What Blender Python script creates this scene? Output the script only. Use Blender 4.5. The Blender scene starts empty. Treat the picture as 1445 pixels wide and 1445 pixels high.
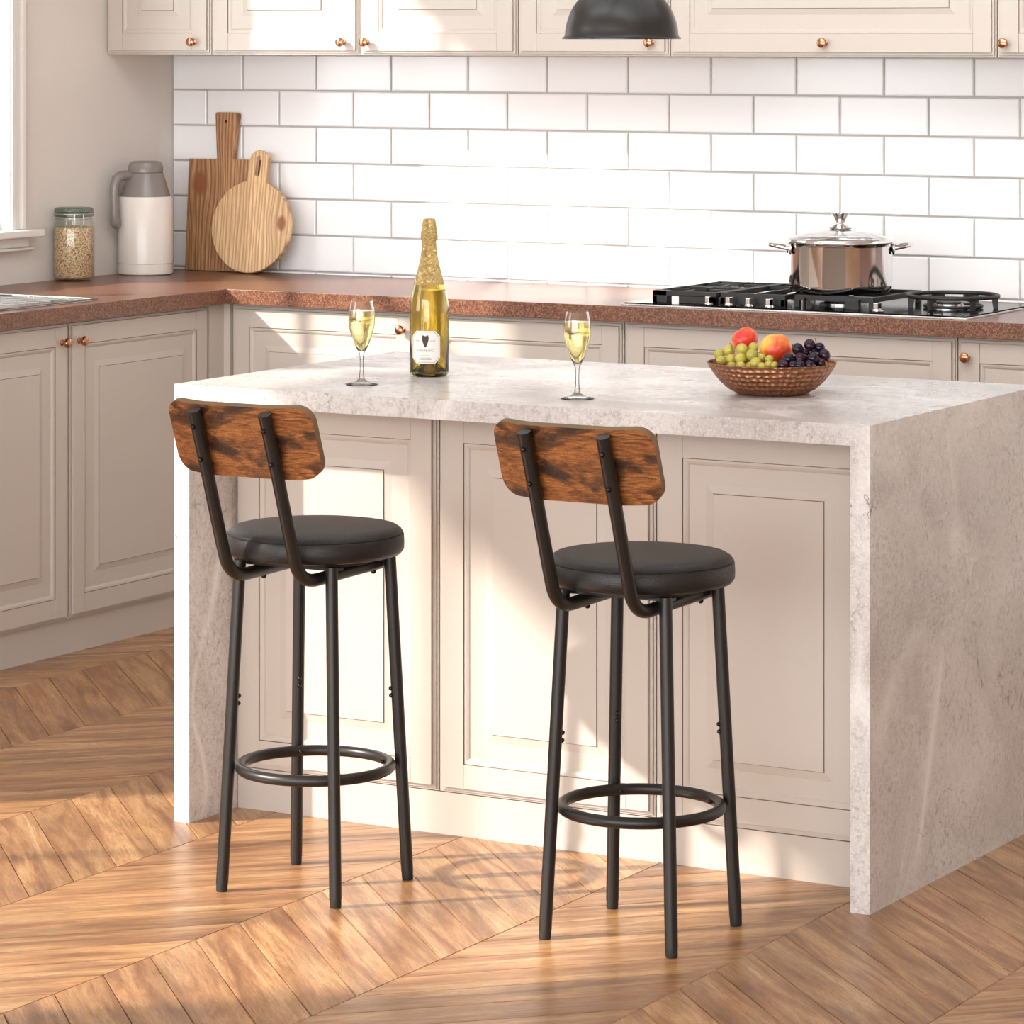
import bpy, math, random
from mathutils import Vector, Matrix
R = math.radians
random.seed(7)
S = bpy.context.scene
COL = S.collection

# ------------------------------------------------------------------ camera
cd = bpy.data.cameras.new('camera'); cam = bpy.data.objects.new('camera', cd); COL.objects.link(cam)
cam.location = (2.7459, -6.1325, 1.6612)
cam.rotation_euler = (R(90), 0, R(29.8668))
cd.sensor_width = 36.0; cd.sensor_fit = 'HORIZONTAL'
cd.lens = 5016.9 / 1445 * 36.0
cd.shift_x = 0.0; cd.shift_y = (44.65 - 722.5) / 1445
cd.clip_start = 0.05; cd.clip_end = 200
S.camera = cam

# ------------------------------------------------------------------ world and sun
W = bpy.data.worlds.new('world'); S.world = W; W.use_nodes = True
bg = W.node_tree.nodes['Background']
bg.inputs[0].default_value = (0.96, 0.98, 1.0, 1)
# open bright sky toward the front of the room (the side the room is open to), calmer overhead
_t = W.node_tree; _c = _t.nodes.new('ShaderNodeTexCoord'); _s = _t.nodes.new('ShaderNodeSeparateXYZ'); _m = _t.nodes.new('ShaderNodeMapRange')
_m.interpolation_type = 'SMOOTHSTEP'; _m.inputs[1].default_value = -0.2; _m.inputs[2].default_value = -0.95; _m.inputs[3].default_value = 1.5; _m.inputs[4].default_value = 7.3
_t.links.new(_c.outputs['Generated'], _s.inputs[0]); _t.links.new(_s.outputs[1], _m.inputs[0]); _t.links.new(_m.outputs[0], bg.inputs[1])
sd = bpy.data.lights.new('sun', 'SUN'); sun = bpy.data.objects.new('sun', sd); COL.objects.link(sun)
sd.energy = 9.5; sd.angle = R(1.4); sd.color = (1.0, 0.92, 0.83)
_az, _el = R(43), R(30)
sun.rotation_euler = Vector((math.cos(_az) * math.cos(_el), math.sin(_az) * math.cos(_el), -math.sin(_el))).to_track_quat('-Z', 'Y').to_euler()
sun.location = (-6, -5, 5)
S.view_settings.view_transform = 'Standard'; S.view_settings.look = 'None'
S.view_settings.exposure = 0.0; S.view_settings.gamma = 1.0
S.view_settings.use_curve_mapping = False

# ------------------------------------------------------------------ node helpers
class NT:
    def __init__(s, name):
        s.m = bpy.data.materials.new(name); s.m.use_nodes = True
        s.t = s.m.node_tree; s.b = s.t.nodes['Principled BSDF']; s.out = s.t.nodes['Material Output']
    def n(s, typ, **kw):
        x = s.t.nodes.new(typ)
        for k, v in kw.items():
            if k.startswith('i_'):
                key = k[2:]
                key = int(key) if key.isdigit() else key.replace('_', ' ')
                x.inputs[key].default_value = v
            else: setattr(x, k, v)
        return x
    def l(s, a, b): s.t.links.new(a, b)
    def coord(s, which='Object', scale=(1, 1, 1), rot=(0, 0, 0), loc=(0, 0, 0)):
        c = s.n('ShaderNodeTexCoord'); m = s.n('ShaderNodeMapping')
        m.inputs['Scale'].default_value = scale; m.inputs['Rotation'].default_value = rot; m.inputs['Location'].default_value = loc
        s.l(c.outputs[which], m.inputs[0]); return m.outputs[0]
    def noise(s, vec, scale, detail=4, rough=0.55, dist=0.0):
        x = s.n('ShaderNodeTexNoise'); x.inputs['Scale'].default_value = scale; x.inputs['Detail'].default_value = detail
        x.inputs['Roughness'].default_value = rough; x.inputs['Distortion'].default_value = dist
        s.l(vec, x.inputs['Vector']); return x.outputs['Fac']
    def ramp(s, fac, stops, interp='LINEAR'):
        x = s.n('ShaderNodeValToRGB'); e = x.color_ramp.elements; x.color_ramp.interpolation = interp
        while len(e) < len(stops): e.new(0.5)
        for i, (p, c) in enumerate(stops):
            e[i].position = p; e[i].color = (c, c, c, 1) if isinstance(c, (int, float)) else (*c, 1)
        s.l(fac, x.inputs[0]); return x.outputs[0]
    def mix(s, fac, a, b, mode='MIX'):
        x = s.n('ShaderNodeMix', data_type='RGBA', blend_type=mode)
        for sock, v in ((x.inputs[0], fac), (x.inputs[6], a), (x.inputs[7], b)):
            if isinstance(v, (int, float)): sock.default_value = v
            elif isinstance(v, tuple): sock.default_value = (*v, 1)
            else: s.l(v, sock)
        return x.outputs[2]
    def bump(s, h, strength=0.2, dist=0.01):
        x = s.n('ShaderNodeBump'); x.inputs['Strength'].default_value = strength; x.inputs['Distance'].default_value = dist
        s.l(h, x.inputs['Height']); s.l(x.outputs[0], s.b.inputs['Normal'])
    def set(s, color=None, rough=None, metal=None, spec=None, **kw):
        b = s.b.inputs
        if color is not None:
            if isinstance(color, tuple): b['Base Color'].default_value = (*color, 1)
            else: s.l(color, b['Base Color'])
        if rough is not None:
            if isinstance(rough, (int, float)): b['Roughness'].default_value = rough
            else: s.l(rough, b['Roughness'])
        if metal is not None: b['Metallic'].default_value = metal
        if spec is not None: b['Specular IOR Level'].default_value = spec
        for k, v in kw.items(): b[k.replace('_', ' ')].default_value = v
        return s.m

def plain(name, color, rough=0.5, metal=0.0, spec=None, var=0.03, **kw):
    t = NT(name); v = t.coord()
    f = t.ramp(t.noise(v, 9, 3), [(0.3, 1 - var), (0.7, 1.0)])
    return t.set(t.mix(1.0, color, f, 'MULTIPLY'), rough, metal, spec, **kw)

M = {}
M['cabinet'] = plain('cabinet_paint', (0.50, 0.44, 0.385), 0.42, var=0.02)
M['cabinet_gap'] = plain('cabinet_joint', (0.16, 0.125, 0.105), 0.8)
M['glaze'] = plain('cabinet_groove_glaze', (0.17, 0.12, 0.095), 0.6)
M['wall'] = plain('wall_paint', (0.70, 0.65, 0.60), 0.75, var=0.02)
M['ceil'] = plain('ceiling_paint', (0.83, 0.81, 0.78), 0.8)
M['trim'] = plain('window_paint', (0.74, 0.70, 0.66), 0.4, var=0.01)
M['grout'] = plain('grout', (0.47, 0.445, 0.425), 0.85)
t = NT('tile_glaze'); v = t.coord()
M['tile'] = t.set(t.mix(t.noise(v, 2.0, 2), (0.86, 0.85, 0.845), (0.885, 0.88, 0.875)), 0.16)
t.bump(t.noise(v, 14, 2), 0.05, 0.01)
M['black_metal'] = plain('black_powder_coat', (0.014, 0.0115, 0.010), 0.38, 0.0, 0.42)
M['bolt'] = plain('black_bolt', (0.012, 0.012, 0.012), 0.22, 0.5)
M['rubber'] = plain('black_rubber', (0.010, 0.010, 0.010), 0.6)
t = NT('black_leatherette'); v = t.coord()
vo = t.n('ShaderNodeTexVoronoi'); vo.inputs['Scale'].default_value = 420; t.l(v, vo.inputs['Vector'])
M['leather'] = t.set(t.mix(t.noise(v, 60, 3), (0.010, 0.009, 0.0085), (0.016, 0.014, 0.013)), 0.42, spec=0.4)
t.bump(vo.outputs['Distance'], 0.22, 0.002)
M['seam'] = plain('seam_thread', (0.006, 0.006, 0.006), 0.7)

def rustic():
    t = NT('rustic_board'); v = t.coord('Object', (1, 1, 1))
    vs = t.coord('Object', (3.2, 3, 26))
    big = t.noise(t.coord('Object', (5, 3, 13), loc=(3.1, 0, 1.7)), 1.6, 5, 0.6, 1.4)
    fine = t.noise(vs, 5.5, 8, 0.68, 1.8)
    spk = t.noise(t.coord('Object', (60, 60, 160)), 4.0, 4, 0.7)
    c = t.ramp(fine, [(0.30, (0.022, 0.008, 0.003)), (0.43, (0.16, 0.050, 0.012)), (0.55, (0.32, 0.112, 0.026)), (0.70, (0.50, 0.22, 0.065))])
    dark = t.ramp(big, [(0.36, 0.04), (0.44, 0.35), (0.52, 1.0)])
    c = t.mix(1.0, c, dark, 'MULTIPLY')
    c = t.mix(t.ramp(spk, [(0.44, 0.0), (0.62, 0.55)]), c, (0.10, 0.035, 0.012))
    t.bump(fine, 0.25, 0.003)
    return t.set(c, 0.46)
M['rustic'] = rustic()
M['plyedge'] = plain('board_edge', (0.20, 0.115, 0.05), 0.6, var=0.3)

def floorwood():
    t = NT('oak_chevron'); uv = t.n('ShaderNodeUVMap'); uv.uv_map = 'UVMap'
    def mp(sc):
        m = t.n('ShaderNodeMapping'); m.inputs['Scale'].default_value = (*sc, 1); t.l(uv.outputs[0], m.inputs[0]); return m.outputs[0]
    a = t.noise(mp((1.6, 15)), 1.5, 5, 0.6, 0.9)
    b = t.noise(mp((5, 95)), 1.6, 6, 0.7, 0.6)
    k = t.noise(mp((3.2, 6.5)), 1.2, 3, 0.5, 0.5)
    fg = t.noise(mp((18, 210)), 2.0, 4, 0.75, 0.4)
    c = t.ramp(a, [(0.26, (0.155, 0.066, 0.028)), (0.42, (0.32, 0.150, 0.062)), (0.55, (0.47, 0.250, 0.108)), (0.74, (0.62, 0.385, 0.190))])
    c = t.mix(t.ramp(b, [(0.36, 0.6), (0.54, 0.0)]), c, (0.21, 0.09, 0.04))
    c = t.mix(1.0, c, t.ramp(k, [(0.30, 0.76), (0.62, 1.06)]), 'MULTIPLY')
    c = t.mix(1.0, c, t.ramp(fg, [(0.34, 0.66), (0.52, 1.02), (0.70, 1.16)]), 'MULTIPLY')
    at = t.n('ShaderNodeVertexColor'); at.layer_name = 'tone'
    c = t.mix(1.0, c, at.outputs[0], 'MULTIPLY')
    t.bump(b, 0.12, 0.002)
    rg = t.ramp(a, [(0.3, 0.36), (0.7, 0.27)])
    return t.set(c, rg)
M['floor'] = floorwood()
M['floor_gap'] = plain('floor_seam', (0.03, 0.015, 0.008), 0.9)

def stone():
    t = NT('pale_veined_stone'); v = t.coord()
    a = t.noise(v, 3.2, 6, 0.62, 0.6)
    f = t.noise(v, 70, 5, 0.72, 0.4)
    g = t.noise(v, 190, 3, 0.7)
    c = t.ramp(a, [(0.30, (0.40, 0.365, 0.345)), (0.44, (0.53, 0.495, 0.475)), (0.56, (0.60, 0.57, 0.55)), (0.72, (0.70, 0.675, 0.66))])
    pg = t.ramp(t.noise(v, 7.5, 4, 0.7, 0.5), [(0.38, 0.95), (0.62, 0.25)])
    c = t.mix(t.mix(1.0, t.ramp(f, [(0.36, 0.75), (0.52, 0.0)]), pg, 'MULTIPLY'), c, (0.24, 0.205, 0.185))
    c = t.mix(t.ramp(g, [(0.50, 0.0), (0.66, 0.5)]), c, (0.80, 0.76, 0.73))
    # white diagonal veins
    mv = t.coord('Object', (1.0, 2.2, 0.8), rot=(R(24), R(18), 0))
    n = t.noise(mv, 1.1, 2, 0.5, 0.5)
    ab = t.n('ShaderNodeMath', operation='SUBTRACT'); t.l(n, ab.inputs[0]); ab.inputs[1].default_value = 0.5
    ab2 = t.n('ShaderNodeMath', operation='ABSOLUTE'); t.l(ab.outputs[0], ab2.inputs[0])
    vg = t.ramp(t.noise(v, 2.2, 2), [(0.42, 0.0), (0.54, 0.9)])
    c = t.mix(t.mix(1.0, t.ramp(ab2.outputs[0], [(0.0, 0.85), (0.005, 0.6), (0.018, 0.0)]), vg, 'MULTIPLY'), c, (0.84, 0.81, 0.79))
    # thin dark cracks, broken up
    n2 = t.noise(t.coord('Object', (1.3, 1.6, 1.0), rot=(R(-20), R(-30), R(10)), loc=(4, 2, 1)), 2.3, 6, 0.6, 0.8)
    s1 = t.n('ShaderNodeMath', operation='SUBTRACT'); t.l(n2, s1.inputs[0]); s1.inputs[1].default_value = 0.53
    s2 = t.n('ShaderNodeMath', operation='ABSOLUTE'); t.l(s1.outputs[0], s2.inputs[0])
    crack = t.ramp(s2.outputs[0], [(0.0, 1.0), (0.0016, 0.8), (0.0035, 0.0)])
    gate = t.ramp(t.noise(v, 4.5, 2), [(0.54, 0.0), (0.60, 0.85)])
    c = t.mix(t.mix(1.0, crack, gate, 'MULTIPLY'), c, (0.14, 0.11, 0.10))
    t.bump(f, 0.10, 0.002)
    return t.set(c, t.ramp(a, [(0.3, 0.34), (0.7, 0.22)]))
M['stone'] = stone()

def brownstone():
    t = NT('speckled_brown_worktop'); v = t.coord()
    f = t.noise(v, 240, 3, 0.8); a = t.noise(v, 3, 3)
    c = t.ramp(f, [(0.38, (0.05, 0.018, 0.010)), (0.5, (0.15, 0.056, 0.031)), (0.64, (0.33, 0.165, 0.10))])
    c = t.mix(t.ramp(a, [(0.35, 0.0), (0.7, 0.2)]), c, (0.22, 0.10, 0.06))
    return t.set(c, 0.30)
M['worktop'] = brownstone()

def boardwood(name, cols, rot=0.0, knots=(), sc=1.0):
    t = NT(name); v = t.coord('Object', rot=(0, rot, 0))
    add = v
    for (kx, kz, kr) in knots:     # grain bends round each knot
        d = t.n('ShaderNodeVectorMath', operation='SUBTRACT'); t.l(v, d.inputs[0]); d.inputs[1].default_value = (kx, 0, kz)
        ds = t.n('ShaderNodeVectorMath', operation='MULTIPLY'); t.l(d.outputs[0], ds.inputs[0]); ds.inputs[1].default_value = (1, 0, 0.62)
        ln = t.n('ShaderNodeVectorMath', operation='LENGTH'); t.l(ds.outputs[0], ln.inputs[0])
        mr = t.n('ShaderNodeMapRange', interpolation_type='SMOOTHSTEP'); t.l(ln.outputs['Value'], mr.inputs[0])
        mr.inputs[1].default_value = 0; mr.inputs[2].default_value = kr * 3.4; mr.inputs[3].default_value = 1; mr.inputs[4].default_value = 0
        sc2 = t.n('ShaderNodeVectorMath', operation='SCALE'); t.l(d.outputs[0], sc2.inputs[0])
        mm = t.n('ShaderNodeMath', operation='MULTIPLY'); t.l(mr.outputs[0], mm.inputs[0]); mm.inputs[1].default_value = -0.55
        t.l(mm.outputs[0], sc2.inputs['Scale'])
        ad = t.n('ShaderNodeVectorMath', operation='ADD'); t.l(add, ad.inputs[0]); t.l(sc2.outputs[0], ad.inputs[1]); add = ad.outputs[0]
    mp = t.n('ShaderNodeMapping'); mp.inputs['Scale'].default_value = (sc, 1, 0.07 * sc); t.l(add, mp.inputs[0])
    w = t.n('ShaderNodeTexWave', wave_type='BANDS', bands_direction='X'); w.inputs['Scale'].default_value = 26; w.inputs['Distortion'].default_value = 7
    w.inputs['Detail'].default_value = 3; w.inputs['Detail Scale'].default_value = 1.3; t.l(mp.outputs[0], w.inputs['Vector'])
    n = t.noise(mp.outputs[0], 170, 5, 0.7)
    c = t.ramp(w.outputs['Fac'], [(0.0, cols[0]), (0.45, cols[1]), (1.0, cols[2])])
    c = t.mix(t.ramp(n, [(0.40, 0.6), (0.58, 0.0)]), c, cols[0])
    st = t.n('ShaderNodeSeparateXYZ'); t.l(v, st.inputs[0])
    lam = t.n('ShaderNodeMath', operation='MULTIPLY'); t.l(st.outputs[0], lam.inputs[0]); lam.inputs[1].default_value = 14.0
    fl = t.n('ShaderNodeMath', operation='FLOOR'); t.l(lam.outputs[0], fl.inputs[0])
    wn = t.n('ShaderNodeTexWhiteNoise', noise_dimensions='1D'); t.l(fl.outputs[0], wn.inputs['W'])
    c = t.mix(1.0, c, t.ramp(wn.outputs['Value'], [(0, 0.80), (1, 1.08)]), 'MULTIPLY')
    for (kx, kz, kr) in knots:
        d = t.n('ShaderNodeVectorMath', operation='SUBTRACT'); t.l(v, d.inputs[0]); d.inputs[1].default_value = (kx, 0, kz)
        ds = t.n('ShaderNodeVectorMath', operation='MULTIPLY'); t.l(d.outputs[0], ds.inputs[0]); ds.inputs[1].default_value = (1, 0, 0.7)
        ln = t.n('ShaderNodeVectorMath', operation='LENGTH'); t.l(ds.outputs[0], ln.inputs[0])
        dv = t.n('ShaderNodeMath', operation='DIVIDE'); t.l(ln.outputs['Value'], dv.inputs[0]); dv.inputs[1].default_value = kr
        c = t.mix(t.ramp(dv.outputs[0], [(0.55, 0.9), (1.0, 0.0)]), c, (0.24, 0.075, 0.028))
    return t.set(c, 0.5)
M['board_dark'] = boardwood('cutting_board_brown', ((0.24, 0.105, 0.042), (0.46, 0.235, 0.105), (0.58, 0.32, 0.15)), knots=((-0.088, 0.265, 0.034),))
M['board_light'] = boardwood('cutting_board_light', ((0.50, 0.28, 0.13), (0.74, 0.48, 0.25), (0.84, 0.60, 0.34)), rot=R(4), knots=((0.120, 0.15, 0.020),), sc=1.0)

M['copper'] = plain('antique_copper', (0.50, 0.23, 0.13), 0.20, 1.0)
M['steel'] = plain('polished_steel', (0.78, 0.76, 0.74), 0.07, 1.0, var=0.01)
M['brushed'] = plain('brushed_steel', (0.66, 0.65, 0.63), 0.26, 1.0)
M['blackglass'] = plain('black_glass', (0.004, 0.004, 0.004), 0.12, 0.0, 0.04)
M['iron'] = plain('cast_iron', (0.025, 0.024, 0.023), 0.48, 0.2)
M['lamp'] = plain('lamp_enamel', (0.022, 0.020, 0.019), 0.30, 0.0, 0.4)
M['lamp_in'] = plain('lamp_inner_enamel', (0.78, 0.76, 0.72), 0.5)
M['thermos'] = plain('cream_enamel', (0.76, 0.70, 0.64), 0.22, var=0.01)
M['thermos_top'] = plain('grey_brown_plastic', (0.23, 0.20, 0.185), 0.25, var=0.01)
M['white_mark'] = plain('white_print', (0.8, 0.8, 0.8), 0.5)
M['sink'] = plain('sink_steel', (0.42, 0.42, 0.42), 0.22, 1.0)

def hammered():
    t = NT('hammered_copper'); v = t.coord('UV', (1, 1, 1))
    vo = t.n('ShaderNodeTexVoronoi', feature='SMOOTH_F1'); vo.inputs['Scale'].default_value = 1.0; vo.inputs['Randomness'].default_value = 0.35
    vo.inputs['Smoothness'].default_value = 0.25
    t.l(v, vo.inputs['Vector'])
    t.bump(vo.outputs['Distance'], 1.0, 0.010)
    t.set(t.mix(t.ramp(vo.outputs['Distance'], [(0.2, 0.0), (0.7, 0.6)]), (0.44, 0.20, 0.105), (0.16, 0.06, 0.028)), 0.38, 0.75)
    return t.m
M['hammered'] = hammered()

def glass(name, col, rough=0.0, ior=1.45):
    t = NT(name); t.set(col, rough, Transmission_Weight=1.0, IOR=ior); return t.m
def thin(name, col, gloss=1.0):
    t = NT(name); tr = t.n('ShaderNodeBsdfTransparent'); tr.inputs[0].default_value = (*col, 1)
    gl = t.n('ShaderNodeBsdfGlossy'); gl.inputs['Roughness'].default_value = 0.02
    f = t.n('ShaderNodeLayerWeight'); f.inputs[0].default_value = 0.5; pw = t.n('ShaderNodeMath', operation='POWER'); pw.inputs[1].default_value = 4.0
    t.l(f.outputs['Facing'], pw.inputs[0]); mu = t.n('ShaderNodeMath', operation='MULTIPLY_ADD'); mu.inputs[1].default_value = 0.45 * gloss; mu.inputs[2].default_value = 0.035
    t.l(pw.outputs[0], mu.inputs[0]); mx = t.n('ShaderNodeMixShader'); t.l(mu.outputs[0], mx.inputs[0]); t.l(tr.outputs[0], mx.inputs[1]); t.l(gl.outputs[0], mx.inputs[2])
    t.l(mx.outputs[0], t.out.inputs[0]); return t.m
M['glass'] = glass('clear_glass', (1, 1, 1))
t = NT('stem_glass'); tr = t.n('ShaderNodeBsdfTransparent'); tr.inputs[0].default_value = (0.97, 0.97, 0.97, 1); gl = t.n('ShaderNodeBsdfGlossy'); gl.inputs['Roughness'].default_value = 0.02
f = t.n('ShaderNodeFresnel'); f.inputs[0].default_value = 1.45; mx = t.n('ShaderNodeMixShader'); t.l(f.outputs[0], mx.inputs[0]); t.l(tr.outputs[0], mx.inputs[1]); t.l(gl.outputs[0], mx.inputs[2])
t.l(mx.outputs[0], t.out.inputs[0]); M['thin'] = t.m
M['jar_glass'] = thin('green_tinted_glass', (0.955, 0.965, 0.955))
M['bottle_glass'] = glass('golden_bottle_glass', (0.80, 0.70, 0.30), 0.0, 1.5)
M['wine'] = glass('sparkling_wine', (0.93, 0.83, 0.36), 0.0, 1.33)
M['jar_lid'] = thin('green_lid_glass', (0.55, 0.63, 0.58))
t = NT('window_glass')
tr = t.n('ShaderNodeBsdfTransparent'); gl = t.n('ShaderNodeBsdfGlossy'); gl.inputs['Roughness'].default_value = 0.02
mx = t.n('ShaderNodeMixShader'); mx.inputs[0].default_value = 0.06
t.l(tr.outputs[0], mx.inputs[1]); t.l(gl.outputs[0], mx.inputs[2]); t.l(mx.outputs[0], t.out.inputs[0]); M['pane'] = t.m

t = NT('gold_foil'); v = t.coord()
M['foil'] = t.set((0.66, 0.48, 0.20), 0.24, 1.0); t.bump(t.noise(v, 75, 4, 0.65, 1.5), 1.0, 0.012)
M['label'] = plain('paper_label', (0.80, 0.77, 0.72), 0.6)
M['label_line'] = plain('label_print', (0.22, 0.19, 0.16), 0.6)
M['emblem'] = plain('emblem_brown', (0.09, 0.04, 0.03), 0.6, var=0.5)
t = NT('grain'); v = t.coord(); vo = t.n('ShaderNodeTexVoronoi'); vo.inputs['Scale'].default_value = 230; t.l(v, vo.inputs['Vector'])
c = t.ramp(vo.outputs['Distance'], [(0.1, (0.92, 0.72, 0.46)), (0.5, (0.74, 0.50, 0.27)), (0.8, (0.28, 0.14, 0.06))])
M['grain'] = t.set(t.mix(0.25, c, t.mix(1.0, c, vo.outputs['Color'], 'MULTIPLY')), 0.6); t.bump(vo.outputs['Distance'], 0.5, 0.003)

def peachmat():
    t = NT('nectarine_skin'); v = t.coord()
    n = t.noise(v, 22, 4, 0.6, 0.6)
    sp = t.n('ShaderNodeSeparateXYZ'); t.l(v, sp.inputs[0])
    ad = t.n('ShaderNodeMath', operation='MULTIPLY_ADD'); t.l(sp.outputs[0], ad.inputs[0]); ad.inputs[1].default_value = 9.0; t.l(n, ad.inputs[2])
    c = t.ramp(ad.outputs[0], [(0.36, (0.80, 0.48, 0.07)), (0.55, (0.85, 0.30, 0.05)), (0.75, (0.62, 0.035, 0.02))])
    return t.set(c, 0.36)
M['peach'] = peachmat()
t = NT('red_nectarine_skin'); v = t.coord(); n = t.noise(v, 26, 4, 0.6, 0.5)
M['peach_red'] = t.set(t.ramp(n, [(0.42, (0.66, 0.03, 0.02)), (0.56, (0.78, 0.12, 0.03)), (0.68, (0.88, 0.42, 0.07))]), 0.34)
M['grape_green'] = plain('green_grape_skin', (0.54, 0.46, 0.075), 0.25, var=0.35, Subsurface_Weight=0.15, Subsurface_Scale=0.01)
t = NT('dark_grape_skin'); v = t.coord(); n = t.noise(v, 60, 3, 0.6)
M['grape_dark'] = t.set(t.ramp(n, [(0.40, (0.005, 0.006, 0.018)), (0.56, (0.022, 0.006, 0.016)), (0.68, (0.09, 0.010, 0.018))]), 0.20, spec=0.35)
M['stem'] = plain('grape_stem', (0.22, 0.12, 0.05), 0.7)

# ------------------------------------------------------------------ mesh helpers
class MB:
    def __init__(s): s.v = []; s.f = []; s.mi = []; s.uv = None
    def add(s, vs, fs, m=0):
        o = len(s.v); s.v += [tuple(p) for p in vs]; s.f += [tuple(i + o for i in f) for f in fs]; s.mi += [m] * len(fs); return s
    def box(s, a, b, m=0):
        x0, y0, z0 = a; x1, y1, z1 = b
        return s.add([(x0, y0, z0), (x1, y0, z0), (x1, y1, z0), (x0, y1, z0), (x0, y0, z1), (x1, y0, z1), (x1, y1, z1), (x0, y1, z1)],
                     [(3, 2, 1, 0), (4, 5, 6, 7), (0, 1, 5, 4), (1, 2, 6, 5), (2, 3, 7, 6), (3, 0, 4, 7)], m)
    def lathe(s, prof, n=48, c=(0, 0, 0), m=0, cap=True):
        vs = []; fs = []
        for (r, z) in prof:
            for i in range(n):
                a = 2 * math.pi * i / n; vs.append((c[0] + r * math.cos(a), c[1] + r * math.sin(a), c[2] + z))
        for j in range(len(prof) - 1):
            for i in range(n):
                k = (i + 1) % n; fs.append((j * n + i, j * n + k, (j + 1) * n + k, (j + 1) * n + i))
        if cap:
            if prof[0][0] > 1e-5: fs.append(tuple(range(n - 1, -1, -1)))
            if prof[-1][0] > 1e-5: fs.append(tuple((len(prof) - 1) * n + i for i in range(n)))
        return s.add(vs, fs, m)
    def tube(s, pts, r, n=14, closed=False, m=0, caps=True):
        pts = [Vector(p) for p in pts]; N = len(pts); rs = r if isinstance(r, (list, tuple)) else [r] * N
        vs = []; fs = []; up = None
        for i, p in enumerate(pts):
            if closed: d = pts[(i + 1) % N] - pts[i - 1]
            else: d = pts[min(i + 1, N - 1)] - pts[max(i - 1, 0)]
            d.normalize()
            if up is None: up = d.orthogonal().normalized()
            else: up = (up - d * up.dot(d)).normalized()
            sd_ = d.cross(up)
            for k in range(n):
                a = 2 * math.pi * k / n; vs.append(p + rs[i] * (math.cos(a) * up + math.sin(a) * sd_))
        for j in range(N if closed else N - 1):
            j2 = (j + 1) % N
            sh = 0
            if closed and j == N - 1:
                best = min(range(n), key=lambda q: (vs[j * n] - vs[q]).length); sh = best
            for k in range(n):
                fs.append((j * n + k, j * n + (k + 1) % n, j2 * n + (k + 1 + sh) % n, j2 * n + (k + sh) % n))
        if caps and not closed: fs.append(tuple(range(n - 1, -1, -1))); fs.append(tuple((N - 1) * n + k for k in range(n)))
        return s.add(vs, fs, m)
    def cyl(s, a, b, r, n=20, m=0): return s.tube([a, b], r, n, m=m)
    def prism(s, pts, y0, y1, m=0):      # outline in x,z; thickness along y
        n = len(pts)
        vs = [(x, y0, z) for x, z in pts] + [(x, y1, z) for x, z in pts]
        fs = [tuple(range(n)), tuple(range(2 * n - 1, n - 1, -1))] + [(i, i + n, (i + 1) % n + n, (i + 1) % n) for i in range(n)]
        return s.add(vs, fs, m)
    def sphere(s, c, r, n=20, k=12, sc=(1, 1, 1), m=0):
        prof = [(max(1e-6, r * math.sin(math.pi * j / k)), -r * math.cos(math.pi * j / k)) for j in range(k + 1)]
        o = len(s.v); s.lathe(prof, n, m=m, cap=False)
        for i in range(o, len(s.v)):
            x, y, z = s.v[i]; s.v[i] = (c[0] + x * sc[0], c[1] + y * sc[1], c[2] + z * sc[2])
        return s
    def build(s, name, mats, parent=None, loc=(0, 0, 0), smooth=35, bevel=0, seg=2, rot=None, merge=True):
        me = bpy.data.meshes.new(name); me.from_pydata(s.v, [], s.f); me.update()
        for mt in (mats if isinstance(mats, list) else [mats]): me.materials.append(mt)
        me.polygons.foreach_set('material_index', s.mi)
        import bmesh
        bm = bmesh.new(); bm.from_mesh(me)
        if merge: bmesh.ops.remove_doubles(bm, verts=bm.verts, dist=1e-6)
        bmesh.ops.recalc_face_normals(bm, faces=bm.faces); bm.to_mesh(me); bm.free()
        if smooth:
            me.polygons.foreach_set('use_smooth', [True] * len(me.polygons)); me.set_sharp_from_angle(angle=R(smooth))
        o = bpy.data.objects.new(name, me); COL.objects.link(o); o.location = loc
        if rot: o.rotation_euler = rot
        if parent: o.parent = parent
        if bevel:
            b = o.modifiers.new('bevel', 'BEVEL'); b.width = bevel; b.segments = seg; b.limit_method = 'ANGLE'; b.angle_limit = R(40)
            b.harden_normals = True
        return o

def tag(o, label, cat, group=None):
    o['label'] = label; o['category'] = cat
    if group: o['group'] = group
    return o
def struct(o): o['kind'] = 'structure'; return o
def thing(name, label, cat, loc=(0, 0, 0), rz=0.0, group=None):
    o = bpy.data.objects.new(name, None); COL.objects.link(o); o.location = loc; o.rotation_euler = (0, 0, rz)
    o.empty_display_size = 0.1
    return tag(o, label, cat, group)
def copy_tree(o, parent=None):
    kids = [c for c in bpy.data.objects if c.parent == o]
    c = o.copy(); COL.objects.link(c)
    if parent: c.parent = parent
    for k in kids: copy_tree(k, c)
    return c

# ------------------------------------------------------------------ room shell
XL, YB, ZC = -3.611, 2.844, 3.0
XR, YF = 4.2, -7.6
HC = 0.9328          # worktop height of the back run
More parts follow.
